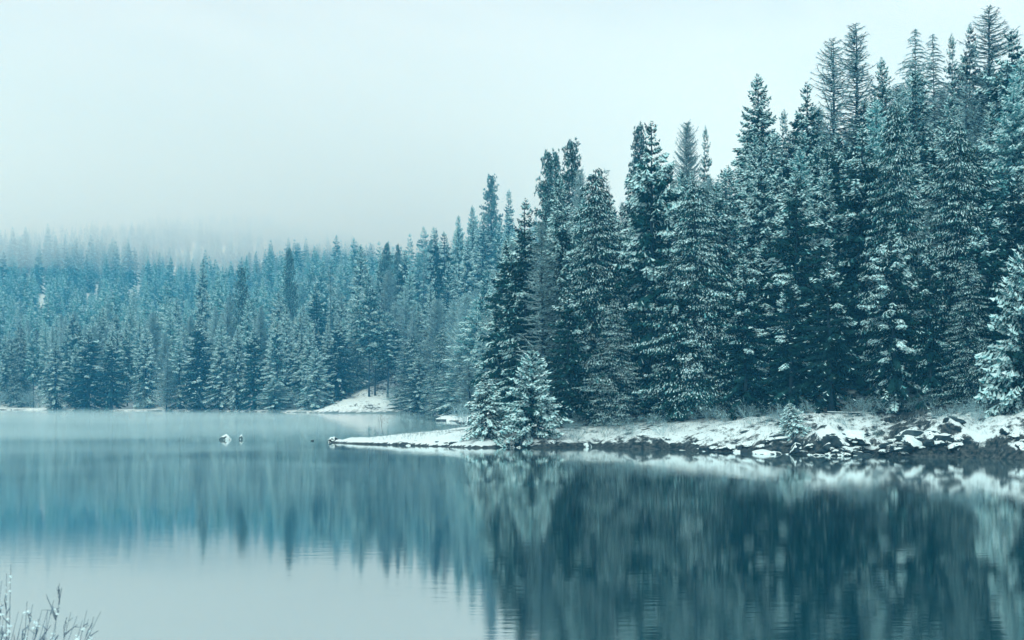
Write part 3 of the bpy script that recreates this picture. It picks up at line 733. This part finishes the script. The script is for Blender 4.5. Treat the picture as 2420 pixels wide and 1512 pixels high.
LOOK = {'fir_dark': 'dark snow-flecked fir', 'fir_dark2': 'dark ragged fir', 'fir_snowy': 'snow-covered fir', 'fir_snowy2': 'thickly snowed narrow fir', 'fir_big': 'big broad-boughed fir',
        'fir_narrow': 'slim steeple fir', 'fir_frosted': 'finely frosted fir', 'fir_tall_stem': 'bare-stemmed fir', 'cedar': 'broad drooping cedar', 'cedar2': 'narrow drooping cedar',
        'larch': 'bare dark larch', 'larch2': 'rimed bare larch', 'larch_pale': 'pale feathery larch', 'snag': 'thin dead spire', 'pine': 'tufted pine', 'pine2': 'slim tufted pine'}
def d_near(k, px, Y):
    z = 'right quarter' if px > 2150 else ('middle part' if px > 1700 else 'left part')
    dp = 'front rows' if Y < 165 else 'rear rows'
    return f'{LOOK[k]} in the {dp} of the near forest, {z}', 'trees filling the near forest'
def d_far(k, px, Y):
    z = 'right of the clearing' if px > 930 else ('above the clearing' if px > 760 else ('in its middle stretch' if px > 380 else 'at its left end'))
    dp = 'front' if Y < 408 else 'back'
    return f'hazy {LOOK[k]} in the {dp} of the far forest {z}', 'trees filling the far shore forest'
def YN(rg, px):
    X0 = (px - 1209.5) / F * 140
    base = np.interp(px, [1190, 1600, 2000, 2419, 2600], [150, 142, 134, 128, 126])
    return base + 4 + rg.random() ** 1.3 * (70 if px > 1500 else 50)
fill(135, (1200, 2590), YN, (20, 31), SKY_N, ['fir_dark', 'fir_dark2', 'fir_snowy', 'fir_snowy', 'fir_snowy2', 'fir_big', 'fir_frosted', 'larch2', 'cedar2', 'fir_narrow', 'fir_narrow', 'larch_pale'], 3.4, d_near, 5)
def YF(rg, px):
    b = float(np.interp(px, [-100, 0, 300, 600, 760, 770, 930, 940, 1040, 1100, 1200], [426, 424, 398, 380, 360, 374, 372, 358, 345, 300, 260]))
    return b + 3 + rg.random() ** 1.2 * 95
fill(165, (-90, 1230), YF, (18, 29), SKY_F, ['fir_snowy', 'fir_snowy', 'fir_snowy2', 'fir_snowy2', 'fir_narrow', 'fir_frosted', 'fir_frosted', 'fir_frosted', 'fir_tall_stem', 'larch_pale', 'larch2', 'larch_pale', 'fir_dark2', 'cedar2'], 5.0, d_far, 9, 10)

# ---- the misty hill's wood: a mass nobody could count
def hill_wood():
    rg = np.random.default_rng(3); pts = []; sc = []; rz = []; ki = []
    n = 34000
    Y = 470 + (rg.random(n) ** .8) * 2300
    q = rg.uniform(-.42, .06, n)
    X = q * Y
    keep = rg.random(n) < (Y / 2770) * .75 + .10
    X, Y = X[keep], Y[keep]
    z = height(X, Y); thin = vnoise(X, Y, 90, 21) > .85
    ok = (z > .6) & ~thin
    X, Y, z = X[ok], Y[ok], z[ok]
    me = bpy.data.meshes.new('hill_forest'); me.vertices.add(len(X))
    me.vertices.foreach_set('co', np.stack([X, Y, z - .3], 1).astype(np.float32).ravel())
    s_ = rg.uniform(.45, 1.3, len(X)) * (.8 + .35 * vnoise(X, Y, 60, 71)); 
    a1 = me.attributes.new('tree_size', 'FLOAT', 'POINT'); a1.data.foreach_set('value', s_.astype(np.float32))
    a2 = me.attributes.new('turn', 'FLOAT', 'POINT'); a2.data.foreach_set('value', rg.uniform(0, 6.28, len(X)).astype(np.float32))
    a3 = me.attributes.new('pick', 'INT', 'POINT'); a3.data.foreach_set('value', rg.choice([0, 0, 1, 2, 2, 3, 3, 4], len(X)).astype(np.int32))
    o = tag(obj('hill_forest', me), 'dense conifer forest on the hill fading up into the cloud', 'forest', kind='stuff')
    gn = bpy.data.node_groups.new('hill_forest', 'GeometryNodeTree')
    gn.interface.new_socket('Geometry', in_out='INPUT', socket_type='NodeSocketGeometry')
    gn.interface.new_socket('Geometry', in_out='OUTPUT', socket_type='NodeSocketGeometry')
    n_ = gn.nodes; l_ = gn.links
    gi = n_.new('NodeGroupInput'); go = n_.new('NodeGroupOutput'); ip = n_.new('GeometryNodeInstanceOnPoints')
    ip.inputs['Pick Instance'].default_value = True
    jn = n_.new('GeometryNodeGeometryToInstance')
    srcs = []
    for i, k in enumerate(['fir_dark', 'fir_snowy2', 'fir_narrow', 'fir_frosted', 'larch_pale']):
        src = next(c for c in bpy.data.objects if c.type == 'MESH' and c.data == KINDS[k]['crown'])
        src = bpy.data.objects.new('wood_pattern', LITE[i])
        oi = n_.new('GeometryNodeObjectInfo'); oi.inputs['Object'].default_value = src; oi.transform_space = 'ORIGINAL'
        oi.inputs['As Instance'].default_value = True
        srcs.append(oi)
    js = n_.new('GeometryNodeJoinGeometry')
    for s in reversed(srcs): l_.new(s.outputs['Geometry'], js.inputs[0])
    def attr(nm, ty):
        a = n_.new('GeometryNodeInputNamedAttribute'); a.data_type = ty; a.inputs[0].default_value = nm
        return [x for x in a.outputs if x.enabled and x.name == 'Attribute'][0]
    cx = n_.new('ShaderNodeCombineXYZ'); l_.new(attr('turn', 'FLOAT'), cx.inputs[2])
    l_.new(gi.outputs[0], ip.inputs['Points']); l_.new(js.outputs[0], ip.inputs['Instance'])
    l_.new(attr('pick', 'INT'), ip.inputs['Instance Index'])
    l_.new(cx.outputs[0], ip.inputs['Rotation']); l_.new(attr('tree_size', 'FLOAT'), ip.inputs['Scale'])
    l_.new(ip.outputs[0], go.inputs[0])
    md = o.modifiers.new('trees', 'NODES'); md.node_group = gn
# lighter crowns for trees half a kilometre and more away
LITE = [crown_fir(27, 5.0, 31, snow=.35, frost=.5, step=.8, dense=.7, twl=.9, irregular=.35, power=.72), crown_fir(25, 4.4, 32, snow=.5, frost=.8, step=.8, dense=.7, twl=.85, power=.75),  # part of the firs' frost share is paleness painted in for haze
        crown_fir(29, 3.8, 33, snow=.45, frost=.6, step=.8, dense=.7, twl=.85, power=.68), crown_fir(24, 4.6, 34, snow=.55, frost=1.0, step=.8, dense=.7, twl=.8, power=.75),
        crown_larch(25, 4.4, 35, frost=.97, step=.6, nb=7, twigs=1.2, power=.7)]
hill_wood()

# ------------------------------------------------------------------ rocks
def rock_mesh(seed, flat=.6, sub=2, th=.40):
    import bmesh
    bm = bmesh.new(); bmesh.ops.create_icosphere(bm, subdivisions=sub, radius=1)
    o = Vector((seed * 3.1, seed * 1.7, seed * .9))
    for v in bm.verts:
        p = v.co.copy(); n1 = mnoise.noise(p * 1.1 + o); n2 = mnoise.noise(p * 2.7 + o)
        v.co = p * (1 + .42 * n1 + .22 * n2 + .10 * mnoise.noise(p * 6 + o)); v.co.z *= flat
        for ax, lim in (((.8, .3, .5), .72), ((-.6, .5, .4), .70), ((.1, -.9, .3), .75)):
            a = Vector(ax).normalized(); dd = v.co.dot(a) - lim * (.8 + .1 * (seed % 4))
            if dd > 0: v.co -= a * dd * .85
    me = bpy.data.meshes.new('rock'); bm.to_mesh(me); me.materials.append(M_ROCK)
    # snow lying on what faces up, a few centimetres thick
    bm.normal_update()
    keep = [f for f in bm.faces if f.normal.z > th + .45 * mnoise.noise(f.calc_center_median() * 1.7 + o)]
    kill = [f for f in bm.faces if f not in set(keep)]
    bmesh.ops.delete(bm, geom=kill, context='FACES')
    for v in bm.verts:
        edge = v.is_boundary
        v.co += Vector((v.co.x * .02, v.co.y * .02, .012 if edge else .06 + .05 * mnoise.noise(v.co * 3 + o)))
    cap = bpy.data.meshes.new('snow_cap'); bm.to_mesh(cap); cap.materials.append(M_CAP)
    for p in cap.polygons: p.use_smooth = True
    bm.free()
    return me, cap
ROCKS = [rock_mesh(20, .75, 3, .46), rock_mesh(21, .8, 3, .46), rock_mesh(22, .7, 3, .42)] + [rock_mesh(i, .5 + .1 * (i % 3), 3) for i in range(9)]
def rock(x, y, z, sx, sy, sz, label, group=None, k=None, cap=True, rz=None):
    me, cp = ROCKS[k if k is not None else random.randrange(12)]
    o = obj('rock', me); o.location = (x, y, z); o.scale = (sx, sy, sz)
    o.rotation_euler = (random.uniform(-.2, .2), random.uniform(-.2, .2), rz if rz is not None else random.uniform(0, 6.28))
    if cap: obj('snow_cap', cp, o)
    tag(o, label, 'rock', group)
    return o
x, y = W(534, 1039); rock(x, y, .0, .74, .66, .7, 'snow-capped boulder alone in the open water, the larger of two', k=0, rz=.3)
x, y = W(569, 1038); rock(x, y, .06, .22, .2, .55, 'tiny snow-tipped stone in the open water beside the lone boulder', k=1)
x, y = W(738, 1042); rock(x, y, .02, .22, .16, .18, 'tiny dark stone barely breaking the surface near the spit', k=3, cap=False)
rock(-19.0, 151.2, .10, .62, .6, .7, 'rounded snow-capped boulder at the very tip of the spit', k=2)
# along the near shoreline
segs = [(SH[i], SH[i + 1]) for i in range(0, 20)]
rr = random.Random(12)
for i in range(130):
    (ax, ay), (bx, by) = rr.choice(segs[2:]) if i % 2 else rr.choice(segs[9:])
    t = rr.random(); X = ax + (bx - ax) * t; Y = ay + (by - ay) * t
    nrm = Vector((-(by - ay), bx - ax)).normalized()
    if nrm.y < 0: nrm = -nrm
    dd = abs(rr.gauss(.1, .8)) if X < 18 else abs(rr.gauss(.2, 1.9))
    X += nrm.x * dd; Y += nrm.y * dd; z = hgt(X, Y)
    s = rr.uniform(.14, .34) if X < 18 else rr.uniform(.22, .62)
    s *= (1.0 if rr.random() < .85 else 1.4)
    zone = 'the rocky bank at the right edge' if X > 33 else ('the bank below the bent sapling' if X > 21 else ('the bank below the broad cedar' if X > 11 else ('the bank below the pointed cedar' if X > 3 else 'the low snowy spit')))
    big = s > .55; flat = rr.random() < .5; cp = rr.random() < .7
    what = ('large ' if big else 'small ') + ('flat ' if flat else 'blocky ') + ('dark rock with a snow cap' if cp else 'bare dark rock')
    rock(X, Y, max(z, -.05) - s * .2, s * rr.uniform(1.3, 2.2), s * 1.1, s * (rr.uniform(.5, .7) if flat else rr.uniform(.85, 1.15)), f'{what} on {zone}', f'rocks on {zone}', cap=cp)

# ------------------------------------------------------------------ shrubs, grass, logs
BUSH = []
for i in range(5):
    m, _, _ = stems(1.8, .8, 40 + i, n=9, depth=2, thick=.018, w_min=.008, frost=.7)
    BUSH.append(m.mesh('branches', [M_BRUSH, M_TWIG]))
def bush(x, y, s, label, group=None):
    o = obj('bare_shrub', random.choice(BUSH)); o.location = (x, y, max(hgt(x, y), .02) - .05); o.scale = (s * random.uniform(.9, 1.3), s, s)
    o.rotation_euler.z = random.uniform(0, 6.28); tag(o, label, 'shrub', group)
for px, py, s, lab in [(968, 1028, 1.3, 'rimed bushy shrub behind the snowy spit'), (1088, 1030, 1.6, 'rimed shrub left of the young fir pair'), (1105, 1016, 1.7, 'tall rimed shrub behind the young fir pair'),
                       (872, 1040, .7, 'thin reedy shrub near the spit tip')]:
    x, y = W(px, py); y += 8; x = (px - 1209.5) / F * y; bush(x, y, s, lab)
m, _, _ = stems(2.4, .12, 77, n=1, depth=3, thick=.03, w_min=.010, frost=.4)
x = (905 - 1209.5) / F * 158; o = obj('bare_sapling', m.mesh('branches', [M_BARK, M_SNOW])); o.location = (x, 158, hgt(x, 158) - .05)
tag(o, 'lone leafless sapling standing on the narrow part of the spit', 'sapling')
rb = random.Random(4)
for i in range(64):
    px = rb.uniform(1290, 2450); base = float(np.interp(px, [1290, 1600, 2000, 2419], [139, 134, 124, 118])); Y = base + rb.uniform(0, 8)
    zone = 'under the right-hand trees' if px > 2000 else ('under the middle trees' if px > 1640 else 'under the cedars')
    bush((px - 1209.5) / F * Y, Y, rb.uniform(.45, .95), f'small rimed twiggy shrub on the snowy bank {zone}', f'rimed shrubs on the bank {zone}')
for i in range(42):
    px = rb.uniform(-20, 1140); Y = float(np.interp(px, [-20, 300, 600, 760, 930, 1040, 1140], [426, 399, 382, 360, 357, 338, 262])) + rb.uniform(1.5, 6)
    if 775 < px < 925: continue
    bush((px - 1209.5) / F * Y, Y, rb.uniform(1.6, 3.0), 'hazy rimed bush fringing the water along the far shore', 'bushes fringing the far shore')

# dry grass on the banks
g = MB(); n = 30000
gx = rng.uniform(-17, 48, n); gy = rng.uniform(114, 165, n); gs = sdist(gx, gy)
dens = vnoise(gx, gy, 2.5, 31) > -.15
ok = (gs > 1.6) & (gs < 9) & dens; gx, gy = gx[ok], gy[ok]; gz = height(gx, gy); n = len(gx)
p0 = np.stack([gx, gy, gz - .03], 1); dv = rng.normal(0, .30, (n, 3)); dv[:, 2] = 1; p1 = p0 + unit(dv) * rng.uniform(.15, .6, n)[:, None]
g.sticks(p0, p1, .014, 0)
tag(obj('dry_grass', g.mesh('dry_grass', [M_GRASS])), 'frosted dry grass and weed stalks on the snowy bank', 'grass', kind='stuff')

def log(px, Y, L_, ang, tilt, r, label, z=None):
    m = MB(); t = np.linspace(0, L_, 6); pts = np.stack([t, np.sin(t * .7) * .08, np.zeros(6)], 1)
    m.tube(pts, r * np.linspace(1, .5, 6), 0, 7); me = m.mesh('log', [M_BARK])
    X = (px - 1209.5) / F * Y; o = obj('fallen_log', me); o.location = (X, Y, (hgt(X, Y) if z is None else z) + r * .6); o.rotation_euler = (0, -R(tilt), R(ang))
    s = MB(); pp = pts + [0, 0, r * .45]; s.tube(pp, r * .75 * np.linspace(1, .55, 6), 0, 6); obj('snow_cover', s.mesh('snow_cover', [M_CAP], True), o)
    tag(o, label, 'log')
log(470, 392, 7, 12, 12, .22, 'thin snowy fallen log sloping on the far strand')
log(1030, 262, 11, 4, 0, .32, 'low snow-covered log lying in the water of the bay', z=-.1)
log(1035, 305, 10, 8, 14, .18, 'slanting snowy dead trunk reaching over the bay')
log(2060, 130, 4, 170, 2, .10, 'snowy broken branch lying on the bank under the large dark fir')

# ------------------------------------------------------------------ the twiggy bush at the photographer's feet
def near_bush():
    rg = np.random.default_rng(5)
    root = empty('near_shrub', (-2.35, 6.2, 2.25))
    blob = []
    def px2(px, py, Y): return np.array([(px - 1209.5) / F * Y, Y, CAM_H - (py - HOR) / F * Y])
    tips = [(30, 1328, 6.1), (12, 1375, 6.0), (58, 1420, 6.2), (72, 1428, 6.3), (100, 1436, 6.1), (125, 1452, 6.0), (140, 1400, 6.2), (147, 1392, 6.15), (180, 1460, 6.3),
            (205, 1452, 6.2), (232, 1440, 6.15), (225, 1456, 6.2), (15, 1465, 5.9), (45, 1470, 6.0), (85, 1480, 6.1), (110, 1490, 6.0), (165, 1440, 6.25), (-20, 1400, 6.2), (-30, 1440, 6.0), (60, 1490, 5.8), (30, 1500, 5.9), (20, 1350, 6.2), (5, 1430, 6.1), (38, 1445, 6.2), (50, 1455, 5.9), (90, 1465, 6.2), (70, 1475, 5.9), (118, 1440, 6.2), (132, 1420, 6.1), (190, 1475, 6.1), (215, 1465, 6.2), (140, 1470, 6.1)]
    base = np.array(root.location)
    for i, (a, b, Y) in enumerate(tips):
        tip = px2(a, b, Y); q0 = base + [rg.uniform(-.15, .25), rg.uniform(-.1, .1), 0]
        n = 9; t = np.linspace(0, 1, n)
        ctrl = q0 * .45 + tip * .55 + [rg.uniform(-.16, .02), rg.uniform(-.1, .1), .05]
        pts = ((1 - t) ** 2)[:, None] * q0 + (2 * t * (1 - t))[:, None] * ctrl + (t ** 2)[:, None] * tip
        pts += rg.normal(0, .008, pts.shape) * t[:, None]
        m = MB(); m.tube(pts - base, .0062 * (1 - t * .85), 0, 5)
        sm = MB()
        def blobs(p, q, k, r0):
            for _ in range(k):
                f = rg.uniform(0, 1); c = p * (1 - f) + q * f
                for _2 in range(rg.integers(1, 4)):
                    snow_blob(sm, c + rg.normal(0, r0 * .7, 3) + [0, 0, r0 * .6] - base, r0 * rg.uniform(.5, 1.2), rg)
        for j in range(9):
            f = rg.uniform(.5, .97); p = np.array([np.interp(f, t, pts[:, c]) for c in range(3)])
            k_ = int(f * (n - 2)); d0 = unit(pts[k_ + 1] - pts[k_])
            dd = unit(d0 + np.array([rg.normal(0, .5), rg.normal(0, .3), rg.uniform(-.1, .35)])); l = rg.uniform(.05, .17) * (1.25 - f * .7)
            e = p + dd * l
            mid_ = (p + e) / 2 + rg.normal(0, .006, 3)
            m.tube(np.array([p, mid_, e]) - base, [.0030, .0024, .0011], 0, 4)
            for _ in range(rg.integers(0, 3)):
                f2 = rg.uniform(.3, .9); p2 = p * (1 - f2) + e * f2; e2 = p2 + unit(dd + rg.normal(0, .5, 3)) * l * .45
                m.tube(np.array([p2, e2]) - base, [.0018, .0009], 0, 4)
            if rg.random() < .35: blobs(p, e, 2, rg.uniform(.004, .008))
        for j in range(6):
            f = rg.uniform(.45, .95); p = np.array([np.interp(f, t, pts[:, c]) for c in range(3)]); q = np.array([np.interp(f + .04, t, pts[:, c]) for c in range(3)])
            blobs(p, q, 4, rg.uniform(.005, .013) * (1.35 - .8 * f))
        st = obj('stem', m.mesh('stem', [M_STEM], True), root)
        obj('snow_clump', sm.mesh('snow_clump', [M_CAP], True), st)
    tag(root, 'twiggy leafless shrub with snow clumps, out of focus in the bottom left corner', 'shrub')
ICO = None
def snow_blob(m, c, r, rg):
    global ICO
    if ICO is None:
        import bmesh
        bm = bmesh.new(); bmesh.ops.create_icosphere(bm, subdivisions=1, radius=1); bmesh.ops.triangulate(bm, faces=bm.faces)
        ICO = (np.array([v.co[:] for v in bm.verts]), np.array([[v.index for v in f.verts] for f in bm.faces])); bm.free()
    v, t = ICO
    m.add(v * (1 + rg.normal(0, .12, (len(v), 1))) * r * [1.4, 1, .8] + c, t, 0)
M_STEM = varied('shrub_bark', (0.06, 0.10, 0.14), (0.16, 0.23, 0.29), 30, 0.8, 0.2)
near_bush()

# ------------------------------------------------------------------ the air
def volume(name, color, density, aniso=0.0):
    m = bpy.data.materials.new(name); m.use_nodes = True; n = m.node_tree.nodes; n.clear()
    o = n.new('ShaderNodeOutputMaterial'); v = n.new('ShaderNodeVolumePrincipled')
    v.inputs['Color'].default_value = (*color, 1); v.inputs['Density'].default_value = density
    v.inputs['Absorption Color'].default_value = (1, 1, 1, 1); v.inputs['Anisotropy'].default_value = aniso
    m.node_tree.links.new(v.outputs[0], o.inputs['Volume'])
    return m
def box(name, x0, x1, y0, y1, z0, z1, mt):
    m = MB(); v = [(x, y, z) for z in (z0, z1) for y in (y0, y1) for x in (x0, x1)]
    m.add(v, [(0, 2, 3), (0, 3, 1), (4, 5, 7), (4, 7, 6), (0, 1, 5), (0, 5, 4), (2, 6, 7), (2, 7, 3), (0, 4, 6), (0, 6, 2), (1, 3, 7), (1, 7, 5)], 0)
    return obj(name, m.mesh(name, [mt]))
HZ = box('haze', -3100, 3100, -80, 4700, -3.2, 400, volume('haze_air', (.10, .58, 1.0), .00055))
tag(HZ, 'thin blue winter haze filling the valley', 'haze', kind='stuff')

# thin steam lying on the far water, thicker in wisps
def mist():
    x = np.linspace(-300, 60, 170); y = np.linspace(55, 352, 120)
    X, Y = np.meshgrid(x, y)
    sd_ = -sdist(X.ravel(), Y.ravel()).reshape(X.shape)
    edge = sstep(.5, 14, sd_) * sstep(55, 110, Y) * (.07 + .93 * sstep(6, -26, X)) * sstep(60, 45, X) * sstep(-300, -270, X) * sstep(352, 340, Y)
    wisp = np.clip(.5 + .9 * vnoise(X * .35, Y, 13, 61, 4) + .5 * vnoise(X, Y, 70, 62, 2), .0, 2)
    top = .08 + edge * (.10 + 1.7 * wisp)
    m = MB(); ny, nx = X.shape; n = nx * ny
    v = np.concatenate([np.stack([X.ravel(), Y.ravel(), top.ravel()], 1), np.stack([X.ravel(), Y.ravel(), np.full(n, .05)], 1)])
    ok = (sd_ > .3).ravel(); idx = np.arange(n).reshape(ny, nx)
    cell = (ok.reshape(ny, nx)[:-1, :-1] & ok.reshape(ny, nx)[1:, :-1] & ok.reshape(ny, nx)[:-1, 1:] & ok.reshape(ny, nx)[1:, 1:])
    T = []
    for j, i in zip(*np.nonzero(cell)):
        a, b, c, d = idx[j, i], idx[j, i + 1], idx[j + 1, i + 1], idx[j + 1, i]
        T += [(a, b, c), (a, c, d), (a + n, c + n, b + n), (a + n, d + n, c + n)]
        for jj, ii, p, q in ((j - 1, i, a, b), (j + 1, i, c, d), (j, i - 1, d, a), (j, i + 1, b, c)):
            if not (0 <= jj < ny - 1 and 0 <= ii < nx - 1 and cell[jj, ii]): T += [(p, p + n, q + n), (p, q + n, q)]
    m.add(v, T, 0)
    o = obj('mist', m.mesh('mist', [volume('mist_air', (.6, .95, 1), .0105)]))
    tag(o, 'thin wisps of mist lying on the far water', 'mist', kind='stuff')
mist()
def cloud():
    x = np.linspace(-3000, 3000, 160); y = 700 + 3900 * np.linspace(0, 1, 110) ** 1.6
    X, Y = np.meshgrid(x, y); ny, nx = X.shape; n = nx * ny
    low = 80 + 28 * vnoise(X, Y, 420, 81, 4) + 10 * vnoise(X, Y, 110, 82, 2); hi = 228 + 25 * vnoise(X, Y, 700, 83, 3)
    v = np.concatenate([np.stack([X.ravel(), Y.ravel(), hi.ravel()], 1), np.stack([X.ravel(), Y.ravel(), low.ravel()], 1)])
    idx = np.arange(n).reshape(ny, nx); a, b, c, d = idx[:-1, :-1].ravel(), idx[:-1, 1:].ravel(), idx[1:, 1:].ravel(), idx[1:, :-1].ravel()
    T = [np.stack([a, b, c], 1), np.stack([a, c, d], 1), np.stack([a, c, b], 1) + n, np.stack([a, d, c], 1) + n]
    ring = np.concatenate([idx[0, :], idx[1:, -1], idx[-1, -2::-1], idx[-2::-1, 0]])
    p, q = ring[:-1], ring[1:]
    T += [np.stack([p, p + n, q + n], 1), np.stack([p, q + n, q], 1)]
    m = MB(); m.add(v, np.concatenate(T), 0)
    tag(obj('low_cloud', m.mesh('low_cloud', [volume('cloud_air', (1, 1, 1), .0038)])), 'pale low cloud hiding the top of the wooded hill', 'cloud', kind='stuff')
cloud()
